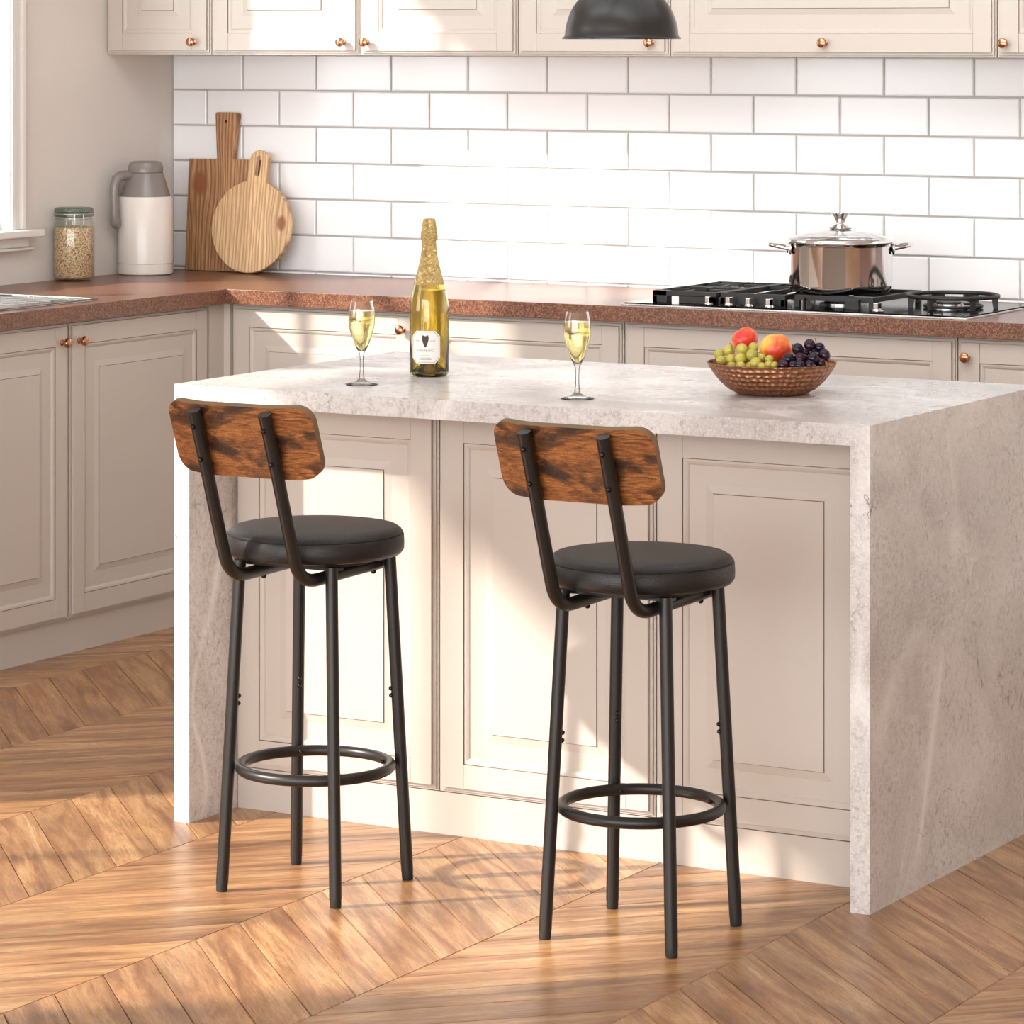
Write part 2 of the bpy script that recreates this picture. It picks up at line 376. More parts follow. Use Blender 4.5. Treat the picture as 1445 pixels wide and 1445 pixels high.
# floor planks
def build_floor():
    bw, st = 0.4604, 0.1413
    m = MB(); uvs = []; tones = []
    rnd = random.Random(11)
    g, g2 = 0.0006, 0.0016
    k0 = int(math.floor((XL + 0.075) / bw)); k1 = int(math.ceil((XR + 0.075) / bw))
    for k in range(k0, k1):
        xl = -0.075 + bw * k; xr = xl + bw
        sgn = -1 if k % 2 == 0 else 1
        ph = 0.069 if sgn < 0 else 0.0316
        j0 = int((YF - 0.6) / st) - 1; j1 = int((YB + 0.6) / st) + 1
        for j in range(j0, j1):
            y = ph + st * j; dy = sgn * bw
            P = [(xl, y), (xr, y + dy), (xr, y + dy + st), (xl, y + st)]
            if max(p[1] for p in P) < YF or min(p[1] for p in P) > YB + 0.0: continue
            cx = sum(p[0] for p in P) / 4; cy = sum(p[1] for p in P) / 4
            q = 0.7071
            def ins(d):
                # inset along x by d, across the plank by d
                dx = d; dd = d / q
                return [(xl + dx, y + sgn * dx + dd), (xr - dx, y + dy - sgn * dx + dd), (xr - dx, y + dy - sgn * dx + st - dd), (xl + dx, y + sgn * dx + st - dd)]
            T = ins(g2); B = ins(g)
            if min(p[1] for p in P) < YF or max(p[1] for p in P) > YB:
                T = [(a, min(max(b, YF), YB)) for a, b in T]; B = [(a, min(max(b, YF), YB)) for a, b in B]
            T = [(min(max(a, XL), XR), b) for a, b in T]; B = [(min(max(a, XL), XR), b) for a, b in B]
            o = len(m.v)
            m.v += [(a, b, 0.0) for a, b in T] + [(a, b, -0.0022) for a, b in B]
            fs = [(0, 1, 2, 3)] + [(i, i + 4, (i + 1) % 4 + 4, (i + 1) % 4) for i in range(4)]
            ou, ov = rnd.random() * 30, rnd.random() * 30; tn = 0.86 + 0.22 * rnd.random()
            tc = (tn * (0.98 + 0.06 * rnd.random()), tn, tn * (0.94 + 0.1 * rnd.random()), 1)
            for f in fs:
                m.f.append(tuple(i + o for i in f)); m.mi.append(0)
                for i in f:
                    a, b, _ = m.v[i + o]; a -= cx; b -= cy
                    uvs.append((ou + (a + sgn * b) * q, ov + (b - sgn * a) * q)); tones.append(tc)
    me = bpy.data.meshes.new('floor'); me.from_pydata(m.v, [], m.f); me.update()
    ul = me.uv_layers.new(name='UVMap'); ul.data.foreach_set('uv', [c for p in uvs for c in p])
    ca = me.color_attributes.new('tone', 'FLOAT_COLOR', 'CORNER'); ca.data.foreach_set('color', [c for p in tones for c in p])
    me.materials.append(M['floor'])
    o = bpy.data.objects.new('floor', me); COL.objects.link(o); struct(o)
    MB().box((XL - 0.1, YF, -0.1), (XR, YB + 0.1, -0.0023)).build('floor_base', M['floor_gap'], o, smooth=0)
build_floor()
SKY = (-2.3, 1.2, -1.2, 1.45)      # unseen ceiling opening, added to brighten the island top from above (x0, x1, y0, y1)
m = MB(); m.box((XL - 0.16, YF, ZC), (XR, SKY[2], ZC + 0.1)); m.box((XL - 0.16, SKY[3], ZC), (XR, YB + 0.12, ZC + 0.1))
m.box((XL - 0.16, SKY[2], ZC), (SKY[0], SKY[3], ZC + 0.1)); m.box((SKY[1], SKY[2], ZC), (XR, SKY[3], ZC + 0.1))
m.box((-0.78, SKY[2], ZC), (-0.60, SKY[3], ZC + 0.1))
struct(m.build('ceiling', M['ceil'], smooth=0, merge=False))
struct(MB().box((XR, YF, 0), (XR + 0.12, YB + 0.12, ZC)).build('wall_right_blocker', M['wall'], smooth=0))  # unseen right wall, added to block side light and darken faces turned to it
# back wall with tiled splashback
wb = struct(MB().box((XL, YB, 0), (XR, YB + 0.12, ZC)).build('wall_back', M['grout'], smooth=0))
def build_tiles():
    m = MB(); p, rh = 0.26522, 0.10887
    x00, z00 = 2.7459 - 1.112 * (2.7459 + 2.4975), 1.6612 - 1.112 * (1.6612 - 1.3055)   # a vertical and a horizontal joint
    d = 0.007
    for r_ in range(-9, 7):
        zb = z00 + rh * r_; zt = zb + rh
        if zt < HC or zb > 1.70: continue
        zb = max(zb, HC - 0.02)
        par = 0.5 if (r_ % 2 == 1) else 0.0
        for k in range(-6, 28):
            xa = x00 + p * (k + par); xb = xa + p
            if xb < XL or xa > XR: continue
            xa = max(xa, XL - 0.0); xb = min(xb, XR)
            if xb - xa < 0.012: continue
            g = 0.0027; b = 0.0032
            o = [(xa + g, zb + g), (xb - g, zb + g), (xb - g, zt - g), (xa + g, zt - g)]
            i_ = [(xa + g + b, zb + g + b), (xb - g - b, zb + g + b), (xb - g - b, zt - g - b), (xa + g + b, zt - g - b)]
            vs = [(x, YB, z) for x, z in o] + [(x, YB - d + 0.0022, z) for x, z in o] + [(x, YB - d, z) for x, z in i_]
            fs = [(8, 9, 10, 11)] + [(a, (a + 1) % 4, (a + 1) % 4 + 4, a + 4) for a in range(4)] + [(a + 4, (a + 1) % 4 + 4, (a + 1) % 4 + 8, a + 8) for a in range(4)]
            m.add(vs, fs)
    m.build('tile_splashback', M['tile'], wb, smooth=0, merge=False)
build_tiles()

# left wall with two window openings
WA = (0.62, 2.012, 1.09, 2.72)      # the window seen at the left edge (y0, y1, z0, z1)
WB = (-3.92, -1.50, 1.02, 2.80)     # the window further forward that lights the floor
m = MB()
t0 = XL - 0.16
ys = [YF, WB[0], WB[1], WA[0], WA[1], YB + 0.12]
m.box((t0, ys[0], 0), (XL, ys[1], ZC)); m.box((t0, ys[2], 0), (XL, ys[3], ZC)); m.box((t0, ys[4], 0), (XL, ys[5], ZC))
for w in (WA, WB): m.box((t0, w[0], 0), (XL, w[1], w[2])); m.box((t0, w[0], w[3]), (XL, w[1], ZC))
struct(m.build('wall_left', M['wall'], smooth=0, merge=False))
def window(name, w, cols, rows):
    y0, y1, z0, z1 = w
    fr = MB(); cw = 0.063
    # casing on the room side, in two steps
    for (a, b, xo) in ((0.0, cw, 0.014), (0.004, 0.018, 0.022), (cw - 0.016, cw, 0.026)):
        fr.box((XL, y1 + a, z0), (XL + xo, y1 + b, z1 + b)); fr.box((XL, y0 - b, z0), (XL + xo, y0 - a, z1 + b))
        fr.box((XL, y0 - a, z1 + a), (XL + xo, y1 + a, z1 + b))
    f = struct(fr.build(name, M['trim'], smooth=0, bevel=0.002, merge=False))
    s = MB(); s.box((XL - 0.05, y0 - cw - 0.045, z0 - 0.022), (XL + 0.062, y1 + cw + 0.045, z0))
    s.box((XL, y0 - cw - 0.02, z0 - 0.052), (XL + 0.024, y1 + cw + 0.02, z0 - 0.022)); s.box((XL, y0 - cw - 0.03, z0 - 0.062), (XL + 0.034, y1 + cw + 0.03, z0 - 0.052))
    s.build('window_sill', M['trim'], f, smooth=0, bevel=0.005, merge=False)
    q = MB(); xa, xb = XL - 0.10, XL - 0.05; e = 0.035
    q.box((xa, y0, z0), (xb, y0 + e, z1)); q.box((xa, y1 - e, z0), (xb, y1, z1)); q.box((xa, y0 + e, z0), (xb, y1 - e, z0 + e)); q.box((xa, y0 + e, z1 - e), (xb, y1 - e, z1))
    for i in range(1, cols): yc = y0 + (y1 - y0) * i / cols; q.box((xa + 0.01, yc - 0.012, z0 + e), (xb - 0.01, yc + 0.012, z1 - e))
    for i in range(1, rows): zc = z0 + (z1 - z0) * i / rows; q.box((xa + 0.01, y0 + e, zc - 0.012), (xb - 0.01, y1 - e, zc + 0.012))
    q.build('window_sash', M['trim'], f, smooth=0, merge=False)
    MB().box((XL - 0.078, y0 + 0.01, z0 + 0.01), (XL - 0.074, y1 - 0.01, z1 - 0.01)).build('window_pane', M['pane'], f, smooth=0)
window('window_1', WA, 2, 2)
window('window_2', WB, 3, 1)

# ------------------------------------------------------------------ cabinets
def door_mesh(w, h, stile=0.062):
    m = MB(); rim = 0.012
    m.box((0, 0.0115, 0), (w, 0.021, h))
    m.box((0.005, 0.007, 0.005), (w - 0.005, 0.0118, h - 0.005))
    j = 0.0007
    for (xa, xb) in ((rim, stile), (w - stile, w - rim)): m.box((xa, 0, rim), (xb, 0.0118, h - rim))
    m.box((stile + j, 0.0004, rim), (w - stile - j, 0.0118, stile)); m.box((stile + j, 0.0004, h - stile), (w - stile - j, 0.0118, h - rim))
    m.box((stile, 0.004, rim), (stile + j, 0.0118, stile), 1); m.box((w - stile - j, 0.004, rim), (w - stile, 0.0118, stile), 1)
    m.box((stile, 0.004, h - stile), (stile + j, 0.0118, h - rim), 1); m.box((w - stile - j, 0.004, h - stile), (w - stile, 0.0118, h - rim), 1)
    prof = [(0, 0.0), (0.0012, 0.0026), (0.006, 0.0026), (0.011, 0.005), (0.0145, 0.0085), (0.0165, 0.0085), (0.018, 0.012), (0.0215, 0.0135), (0.0245, 0.0135),
            (0.026, 0.012), (0.067, 0.0035), (0.068, 0.0012)]
    loops = []
    for d, y in prof:
        e = stile + d; loops.append([(e, y, e), (w - e, y, e), (w - e, y, h - e), (e, y, h - e)])
    vs = [p for l in loops for p in l]; fs = []
    for i in range(len(loops) - 1):
        for k in range(4): fs.append((i * 4 + k, i * 4 + (k + 1) % 4, (i + 1) * 4 + (k + 1) % 4, (i + 1) * 4 + k))
    n = (len(loops) - 1) * 4; fs.append((n, n + 1, n + 2, n + 3))
    o = len(m.v); m.add(vs, fs); q = len(m.mi) - len(fs)
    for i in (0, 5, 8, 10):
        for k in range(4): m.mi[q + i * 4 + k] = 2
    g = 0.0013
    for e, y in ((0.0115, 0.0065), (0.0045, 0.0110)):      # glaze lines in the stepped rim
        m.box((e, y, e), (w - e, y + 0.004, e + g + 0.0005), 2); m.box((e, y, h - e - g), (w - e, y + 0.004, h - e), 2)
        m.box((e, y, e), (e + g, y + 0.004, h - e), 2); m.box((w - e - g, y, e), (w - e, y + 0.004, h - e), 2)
    return m
KN = None
def knob(parent, x, z):
    global KN
    prof = [(0.0085, 0), (0.0085, 0.002), (0.0045, 0.005), (0.0042, 0.010), (0.0085, 0.0125), (0.0128, 0.0165), (0.0135, 0.0205), (0.0118, 0.0245), (0.007, 0.027), (0.0001, 0.0277)]
    if KN is None:
        k = MB().lathe(prof, 24).build('knob', M['copper'], parent, rot=(R(90), 0, 0)); KN = k
    else:
        k = KN.copy(); COL.objects.link(k); k.parent = parent
    k.location = (x, 0.0, z); return k
def cabinet(name, label, cat, loc, rz, w, z0, h, depth, doors, kick=0.0, kick_back=0.015, group=None):
    # local frame: x along the front, y into the cabinet, door faces at y = 0; doors = (x0, x1, knob_x or None, knob_z)
    t = thing(name, label, cat, loc, rz, group)
    MB().box((0.0005, 0.0215, z0), (w - 0.0005, depth, z0 + h)).build('body', M['cabinet'], t, smooth=0)
    if kick: MB().box((0.0005, kick_back, 0), (w - 0.0005, depth - 0.02, kick - 0.0005)).build('plinth', M['cabinet'], t, smooth=0)
    for (xa, xb, kx, kz) in doors:
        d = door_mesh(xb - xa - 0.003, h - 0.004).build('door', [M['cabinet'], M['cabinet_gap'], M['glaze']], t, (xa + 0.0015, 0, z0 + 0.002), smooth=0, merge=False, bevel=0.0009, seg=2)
        if kx is not None: knob(d, kx - xa - 0.0015, kz - z0 - 0.002)
    return t
KZ = 0.840
# island body
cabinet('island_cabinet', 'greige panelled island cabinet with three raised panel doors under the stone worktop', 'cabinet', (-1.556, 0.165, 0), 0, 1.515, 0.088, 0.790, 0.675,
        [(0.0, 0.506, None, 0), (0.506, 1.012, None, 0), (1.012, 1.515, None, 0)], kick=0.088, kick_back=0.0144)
# left run (faces +X)
G1 = 'greige base cabinets with round copper knobs'
cabinet('base_cabinet', 'greige base cabinet below the sink along the left wall, two tall doors', 'cabinet', (-2.99, 0.842, 0), R(90), 1.302, 0.093, 0.797, 0.60,
        [(0.0, 0.651, 0.615, 0.835), (0.651, 1.302, 0.69, 0.835)], kick=0.093, kick_back=0.024, group=G1)
f = MB(); f.box((-3.0135, 2.1445, 0), (-2.991, 2.2146, 0.89)); f.box((-3.0135, 2.2146, 0), (-2.9695, 2.236, 0.89)); tag(f.build('filler_panel', M['cabinet'], smooth=0), 'narrow greige filler panel in the inner corner of the base cabinets', 'panel')
# back run
cabinet('base_cabinet', 'greige base cabinet against the tiled wall, directly behind the wine bottle, two doors', 'cabinet', (-2.969, 2.215, 0), 0, 1.261, 0.093, 0.797, 0.60,
        [(0.0, 0.624, 0.575, KZ), (0.624, 1.261, 0.68, KZ)], kick=0.093, kick_back=0.02, group=G1)
cabinet('base_cabinet', 'wide greige base cabinet under the gas hob with one broad front', 'cabinet', (-1.708, 2.215, 0), 0, 0.954, 0.093, 0.797, 0.60,
        [(0.0, 0.954, 0.50, 0.842)], kick=0.093, kick_back=0.02, group=G1)
cabinet('base_cabinet', 'greige base cabinet at the right edge of the photo, right of the hob', 'cabinet', (-0.754, 2.215, 0), 0, 0.56, 0.093, 0.797, 0.60,
        [(0.0, 0.56, 0.03, KZ)], kick=0.093, kick_back=0.02, group=G1)
# wall cabinets
G2 = 'greige wall cabinets above the tiles'
UZ, UH, UY = 1.5925, 0.74, 2.49
def wallcab(label, x0, x1, doors, kz=1.631):
    cabinet('wall_cabinet', label, 'cabinet', (x0, UY, 0), 0, x1 - x0, UZ, UH, YB - 0.0085 - UY, [(a - x0, b - x0, (k - x0) if k is not None else None, kz) for a, b, k in doors], group=G2)
wallcab('narrow greige wall cabinet in the left corner, single door', -3.6105, -3.231, [(-3.6105, -3.231, -3.287)])
wallcab('greige wall cabinet with a pair of doors whose knobs meet in the middle', -3.231, -2.192, [(-3.231, -2.712, -2.765), (-2.712, -2.192, -2.685)])
wallcab('greige single door wall cabinet partly behind the black pendant lamp', -2.192, -1.713, [(-2.192, -1.713, -1.766)])
wallcab('extra wide greige wall cabinet above the hob with one centred knob', -1.713, -0.759, [(-1.713, -0.759, -1.246)])
wallcab('greige wall cabinet cut by the right edge of the photo', -0.759, -0.28, [(-0.759, -0.28, -0.732)])

# ------------------------------------------------------------------ worktops
XF, YFR = -2.965, 2.19
def extr_poly(pts, z0, z1):
    m = MB(); n = len(pts)
    m.add([(x, y, z0) for x, y in pts] + [(x, y, z1) for x, y in pts],
          [tuple(range(n - 1, -1, -1)), tuple(range(n, 2 * n))] + [(i, (i + 1) % n, (i + 1) % n + n, i + n) for i in range(n)])
    return m
wt = extr_poly([(XL + 0.001, 0.80), (XF, 0.80), (XF, YFR), (-0.19, YFR), (-0.19, YB - 0.008), (XL + 0.001, YB - 0.008)], 0.8905, HC)
tag(wt.build('countertop', M['worktop'], smooth=0, bevel=0.0015), 'L-shaped speckled reddish brown worktop running along the left and tiled walls', 'worktop')
ic = thing('island_countertop', 'pale veined stone waterfall worktop with slab sides wrapping the island', 'worktop', (0, 0, 0))
MB().prism([(-1.595, 0.92), (-1.557, 0.88), (-0.040, 0.88), (0, 0.92)], 0, 0.877).build('slab', M['stone'], ic, smooth=0)     # mitred corners
MB().prism([(-1.595, 0), (-1.557, 0), (-1.557, 0.88), (-1.595, 0.92)], 0, 0.877).build('side_panel', M['stone'], ic, smooth=0)
MB().prism([(-0.040, 0), (0, 0), (0, 0.92), (-0.040, 0.88)], 0, 0.877).build('side_panel', M['stone'], ic, smooth=0)

# ------------------------------------------------------------------ bar stools
def rr(w, h, r, n=8, cx=0, cz=0):
    P = []
    for sx, sz, a0 in ((1, 1, 0), (-1, 1, 90), (-1, -1, 180), (1, -1, 270)):
        for i in range(n + 1):
            a = R(a0 + 90 * i / n); P.append((cx + sx * (w / 2 - r) + r * math.cos(a), cz + sz * (h / 2 - r) + r * math.sin(a)))
    return P
def make_stool():
    t = thing('bar_stool', '', 'stool')
    # seat cushion with a seam
    Rm = 0.1735
    prof = [(0.001, 0.646), (Rm - 0.016, 0.646), (Rm - 0.006, 0.6485), (Rm - 0.0005, 0.656), (Rm, 0.668), (Rm - 0.0008, 0.6835), (Rm - 0.0035, 0.6865), (Rm - 0.0045, 0.6875), (Rm - 0.0035, 0.6888),
            (Rm - 0.006, 0.6935), (Rm - 0.014, 0.6985), (Rm - 0.030, 0.701), (0.09, 0.7025), (0.001, 0.703)]
    s = MB().lathe(prof, 96, cap=False).build('seat', M['leather'], t, smooth=60)
    sm = MB().tube([((Rm - 0.0033) * math.cos(2 * math.pi * i / 96), (Rm - 0.0033) * math.sin(2 * math.pi * i / 96), 0.6875) for i in range(96)], 0.0011, 8, True)
    sm.build('seam', M['seam'], s)
    MB().lathe([(0.118, 0.634), (0.118, 0.646)], 64).build('seat_base', M['rubber'], t)
    # back uprights, each one bent tube running under the seat
    r = 0.0125
    for sx in (-1, 1):
        x = 0.08 * sx
        pts = [(x, -0.297, 0.948), (x, -0.252, 0.826), (x, -0.206, 0.694)]
        A = Vector((x, -0.206, 0.694)); B = Vector((x, -0.178, 0.616)); Cc = Vector((x, -0.095, 0.6165))
        A2 = B + (A - B).normalized() * 0.052; C2 = B + (Cc - B).normalized() * 0.06
        for i in range(1, 12):
            q = i / 11; pts.append(tuple((1 - q) ** 2 * A2 + 2 * q * (1 - q) * B + q * q * C2))
        pts += [(x, 0.0, 0.6185), (x, 0.125, 0.620)]
        u = MB().tube(pts, r, 20).build('back_upright', M['black_metal'], t, smooth=50)
        for (yy, zz) in ((-0.2990, 0.916), (-0.2752, 0.852), (-0.06, 0.604), (0.085, 0.606)):
            MB().sphere((x, yy, zz), 0.0054, 12, 8).build('bolt', M['bolt'], u)
    # cross plates under the seat
    for y in (-0.075, 0.075): MB().box((-0.105, y - 0.012, 0.6290), (0.105, y + 0.012, 0.6345)).build('cross_bar', M['black_metal'], t, smooth=0)
    # curved backrest board
    w, h, rad, th = 0.326, 0.148, 0.034, 0.0145
    n = 34; nz = 12; m = MB()
    ax = Vector((0, -0.3457, 0.9383))      # direction up the tilted board
    nrm = Vector((0, 0.9383, 0.3457))      # from the uprights toward the sitter
    c0 = Vector((0, -0.272, 0.884)) + nrm * 0.0135
    def P(u, v_, d):
        bow = 0.020 * ((u / (w / 2)) ** 2) - 0.0045
        return Vector((u, 0, 0)) + c0 + ax * v_ + nrm * (d + max(0, bow))
    def half(u):
        e = abs(u) - (w / 2 - rad)
        return h / 2 if e <= 0 else h / 2 - rad + math.sqrt(max(0, rad * rad - e * e))
    us = [-w / 2 + (w / 2) * (1 - math.cos(math.pi * i / n)) for i in range(n + 1)]
    rows = []
    for d in (0, th):
        g = []
        for u in us:
            hh = half(u); g.append([P(u, -hh + 2 * hh * j / nz, d) for j in range(nz + 1)])
        rows.append(g)
    vs = []; idx = {}
    for d in (0, 1):
        for i in range(n + 1):
            for j in range(nz + 1): idx[d, i, j] = len(vs); vs.append(rows[d][i][j])
    ff = []; fe = []
    for i in range(n):
        for j in range(nz):
            ff.append((idx[0, i, j], idx[0, i + 1, j], idx[0, i + 1, j + 1], idx[0, i, j + 1]))
            ff.append((idx[1, i, j], idx[1, i, j + 1], idx[1, i + 1, j + 1], idx[1, i + 1, j]))
        for j in (0, nz): fe.append((idx[0, i, j], idx[0, i + 1, j], idx[1, i + 1, j], idx[1, i, j]))
    for i in (0, n):
        for j in range(nz): fe.append((idx[0, i, j], idx[0, i, j + 1], idx[1, i, j + 1], idx[1, i, j]))
    o = len(m.v); m.add(vs, ff + fe); m.mi = [0] * len(ff) + [1] * len(fe)
    m.build('backrest', [M['rustic'], M['plyedge']], t, smooth=40)
    # legs
    for sx in (-1, 1):
        for sy in (-1, 1):
            a = Vector((0.130 * sx, 0.130 * sy, 0.016)); b = Vector((0.105 * sx, 0.105 * sy, 0.640))
            lg = MB().tube([a, b], 0.0120, 20).build('leg', M['black_metal'], t, smooth=50)
            fo = Vector((0.1306 * sx, 0.1306 * sy, 0.0))
            MB().tube([fo, fo + (b - fo).normalized() * 0.0035, fo + (b - fo).normalized() * 0.018], [0.0105, 0.0112, 0.0114], 20).build('foot_cap', M['rubber'], lg)
            inn = Vector((-sx, -sy, 0)).normalized()
            for z in (0.376, 0.362):
                q = (z - 0.016) / 0.624; p = a.lerp(b, q) + inn * 0.0125; MB().sphere(p, 0.0046, 12, 8).build('bolt', M['bolt'], lg)
            p = a.lerp(b, (0.233 - 0.016) / 0.624)
            MB().sphere(p + inn * (0.0125 + 0.0255), 0.0045, 12, 8).build('bolt', M['bolt'], lg)
    ring = [(0.1465 * math.cos(2 * math.pi * i / 72), 0.1465 * math.sin(2 * math.pi * i / 72), 0.233) for i in range(72)]
    MB().tube(ring, 0.0108, 16, True).build('foot_ring', M['black_metal'], t, smooth=60)
    return t
st1 = make_stool(); st1.location = (-1.032, -0.3225, 0)
GS = 'round seat bar stools in front of the island'
tag(st1, 'left of the two bar stools, black round seat, in front of the leftmost island door', 'stool', GS)
st2 = copy_tree(st1); st2.location = (-0.3136, -0.3265, 0)
tag(st2, 'right of the two bar stools, black round seat, nearer the front corner of the island', 'stool', GS)

# ------------------------------------------------------------------ pendant lamp
lp = thing('pendant_lamp', 'black dome pendant lamp hanging over the island, cut by the top edge', 'lamp', (-0.689, 0.30, 1.646))
rl = 0.1165; ps = [(0.1222, 0.0), (0.1222, 0.0035), (0.1185, 0.0045)] + [(rl * math.cos(R(a)), 0.005 + rl * math.sin(R(a))) for a in range(2, 86, 6)]
ins = [(max(0.001, r_ - 0.003), z - 0.002) for r_, z in reversed(ps[3:])] + [(0.1165, 0.001)]
MB().lathe(ps + [(0.012, 0.1215)], 96, cap=False).build('lamp_shade', M['lamp'], lp, smooth=50)
MB().lathe(ins, 96, cap=False).build('shade_lining', M['lamp_in'], lp, smooth=50)
MB().lathe([(0.022, 0.118), (0.022, 0.150), (0.014, 0.160), (0.006, 0.175)], 32).build('lamp_cap', M['lamp'], lp)
MB().tube([(0, 0, 0.17), (0, 0, ZC - 1.646 - 0.02)], 0.003, 10).build('cord', M['rubber'], lp)
MB().lathe([(0.05, ZC - 1.646 - 0.022), (0.05, ZC - 1.646)], 32).build('ceiling_rose', M['lamp'], lp)
MB().lathe([(0.012, 0.10), (0.014, 0.085), (0.028, 0.06), (0.030, 0.045), (0.022, 0.028), (0.001, 0.02)], 24).build('bulb', M['lamp_in'], lp)

# ------------------------------------------------------------------ glasses and bottle
def make_glass():
    t = thing('champagne_glass', '', 'glass')
    out = [(0.001, 0.0), (0.034, 0.0), (0.0345, 0.0012), (0.030, 0.0028), (0.014, 0.0060), (0.0065, 0.012), (0.0042, 0.025), (0.0038, 0.045), (0.0046, 0.062), (0.008, 0.070),
           (0.0155, 0.085), (0.0222, 0.103), (0.0268, 0.122), (0.0280, 0.136), (0.0272, 0.152), (0.0248, 0.166), (0.0226, 0.1755)]
    inn = [(0.0218, 0.1755), (0.0240, 0.166), (0.0264, 0.152), (0.0272, 0.136), (0.0260, 0.122), (0.0214, 0.103), (0.0147, 0.0855), (0.0072, 0.0725), (0.001, 0.0705)]
    MB().lathe(out[9:] + inn, 64, cap=True).build('glass_bowl', M['glass'], t, smooth=50)
    MB().lathe([(0.001, 0.0002)] + [(r_, z + 0.0002) for r_, z in out[1:9]] + [(0.0075, 0.0697), (0.001, 0.0697)], 64, cap=False).build('stem', M['thin'], t, smooth=50)
    liq = [(0.001, 0.0711), (0.0073, 0.0730), (0.0148, 0.0858), (0.0215, 0.1032), (0.0261, 0.122), (0.0272, 0.136), (0.02655, 0.151), (0.0259, 0.1555), (0.001, 0.1552)]
    liq = [(max(0.001, r_ - 0.0003), z) for r_, z in liq]
    MB().lathe(liq, 64, cap=False).build('wine', M['wine'], t, smooth=50)
    return t
g1 = make_glass(); g1.location = (-1.246, 0.185, 0.92)
GG = 'filled champagne glasses on the island'
tag(g1, 'champagne glass of pale sparkling wine left of the bottle on the island', 'glass', GG)
g2 = copy_tree(g1); g2.location = (-0.715, 0.159, 0.92)
tag(g2, 'champagne glass of pale sparkling wine between the bottle and the fruit bowl', 'glass', GG)

bt = thing('champagne_bottle', 'golden green champagne bottle with gold foil neck and octagonal white label', 'bottle', (-1.222, 0.419, 0.92), R(20))
RB = 0.0425
out = [(0.001, 0.012), (0.018, 0.008), (0.030, 0.0005), (0.036, 0.0), (0.0405, 0.003), (RB, 0.010), (RB, 0.138), (0.0415, 0.156), (0.0385, 0.175), (0.0335, 0.195), (0.0275, 0.216), (0.0215, 0.240), (0.0172, 0.262), (0.0150, 0.282),
       (0.0150, 0.296), (0.0165, 0.298), (0.0165, 0.304), (0.0140, 0.306), (0.0140, 0.318)]
inn = [(0.0108, 0.318), (0.0110, 0.282), (0.0140, 0.262), (0.0182, 0.240), (0.0242, 0.216), (0.0302, 0.195), (0.0352, 0.175), (0.0384, 0.156), (0.0394, 0.138), (0.0394, 0.014), (0.034, 0.008), (0.024, 0.014), (0.012, 0.034), (0.001, 0.040)]
bo = [p for p in out if p[0] > 0.001]
MB().lathe([(0.001, 0.036), (0.011, 0.030), (0.022, 0.010), (0.030, 0.001)] + bo[2:] + inn, 72, cap=False).build('bottle_body', M['bottle_glass'], bt, smooth=50)
lq = [(0.001, 0.0408), (0.0122, 0.0348), (0.0243, 0.0148), (0.034, 0.0088), (0.0391, 0.0145), (0.0391, 0.138), (0.0381, 0.156), (0.0349, 0.175), (0.0325, 0.186), (0.001, 0.1858)]
MB().lathe(lq, 72, cap=False).build('wine', M['wine'], bt, smooth=50)
fo = [(r_ + 0.0007, z) for r_, z in ((0.0327, 0.1975), (0.0275, 0.216), (0.0215, 0.240), (0.0172, 0.262), (0.0152, 0.280), (0.0150, 0.291), (0.0178, 0.296), (0.0182, 0.303), (0.0166, 0.312), (0.0150, 0.322), (0.0132, 0.334), (0.0115, 0.3385), (0.001, 0.3392))]
FO = MB().lathe(fo, 64, cap=False).build('foil_wrap', M['foil'], bt, smooth=60)
# label: curved octagonal sheet on the front of the bottle (toward -Y of the bottle frame)
def curved(pts, rad, z0, m_, name, parent, thick=0.0003, sub=10):
    m = MB(); n = len(pts)
    # strips in x so the sheet follows the bottle
    xs = sorted(set([round(p[0], 5) for p in pts] + [min(p[0] for p in pts) + (max(p[0] for p in pts) - min(p[0] for p in pts)) * i / sub for i in range(sub + 1)]))
    def span(x):
        zs = []
        for i in range(n):
            (xa, za), (xb, zb) = pts[i], pts[(i + 1) % n]
            if min(xa, xb) - 1e-7 <= x <= max(xa, xb) + 1e-7:
                if abs(xb - xa) < 1e-9: zs += [za, zb]
                else: zs.append(za + (zb - za) * (x - xa) / (xb - xa))
        return min(zs), max(zs)
    prev = None
    for x in xs:
        a, b = span(x); th_ = x / rad
        cur = [(rr_ * math.sin(th_), -rr_ * math.cos(th_), z0 + z) for rr_, z in ((rad, a), (rad, b), (rad + thick, b), (rad + thick, a))]
        if prev: m.add(prev + cur, [(0, 1, 5, 4), (2, 3, 7, 6), (1, 2, 6, 5), (3, 0, 4, 7)])
        prev = cur
    return m.build(name, m_, parent, smooth=30)
def octo(w, h, c): return [(-w / 2 + c, -h / 2), (w / 2 - c, -h / 2), (w / 2, -h / 2 + c), (w / 2, h / 2 - c), (w / 2 - c, h / 2), (-w / 2 + c, h / 2), (-w / 2, h / 2 - c), (-w / 2, -h / 2 + c)]
LB = curved(octo(0.066, 0.070, 0.012), RB + 0.0001, 0.065, M['label'], 'label', bt)
curved(octo(0.0615, 0.0655, 0.011), RB + 0.00042, 0.065, M['label_line'], 'label_border', LB, 0.0001)
curved(octo(0.0600, 0.0640, 0.0108), RB + 0.00054, 0.065, M['label'], 'label_field', LB, 0.0001)
curved([(-0.006, 0.026), (-0.0075, 0.020), (-0.0065, 0.013), (-0.003, 0.003), (0.0, -0.001), (0.003, 0.003), (0.0065, 0.013), (0.0075, 0.020), (0.006, 0.026), (0.0, 0.0235)], RB + 0.0007, 0.065, M['emblem'], 'label_emblem', LB, 0.0001, 8)
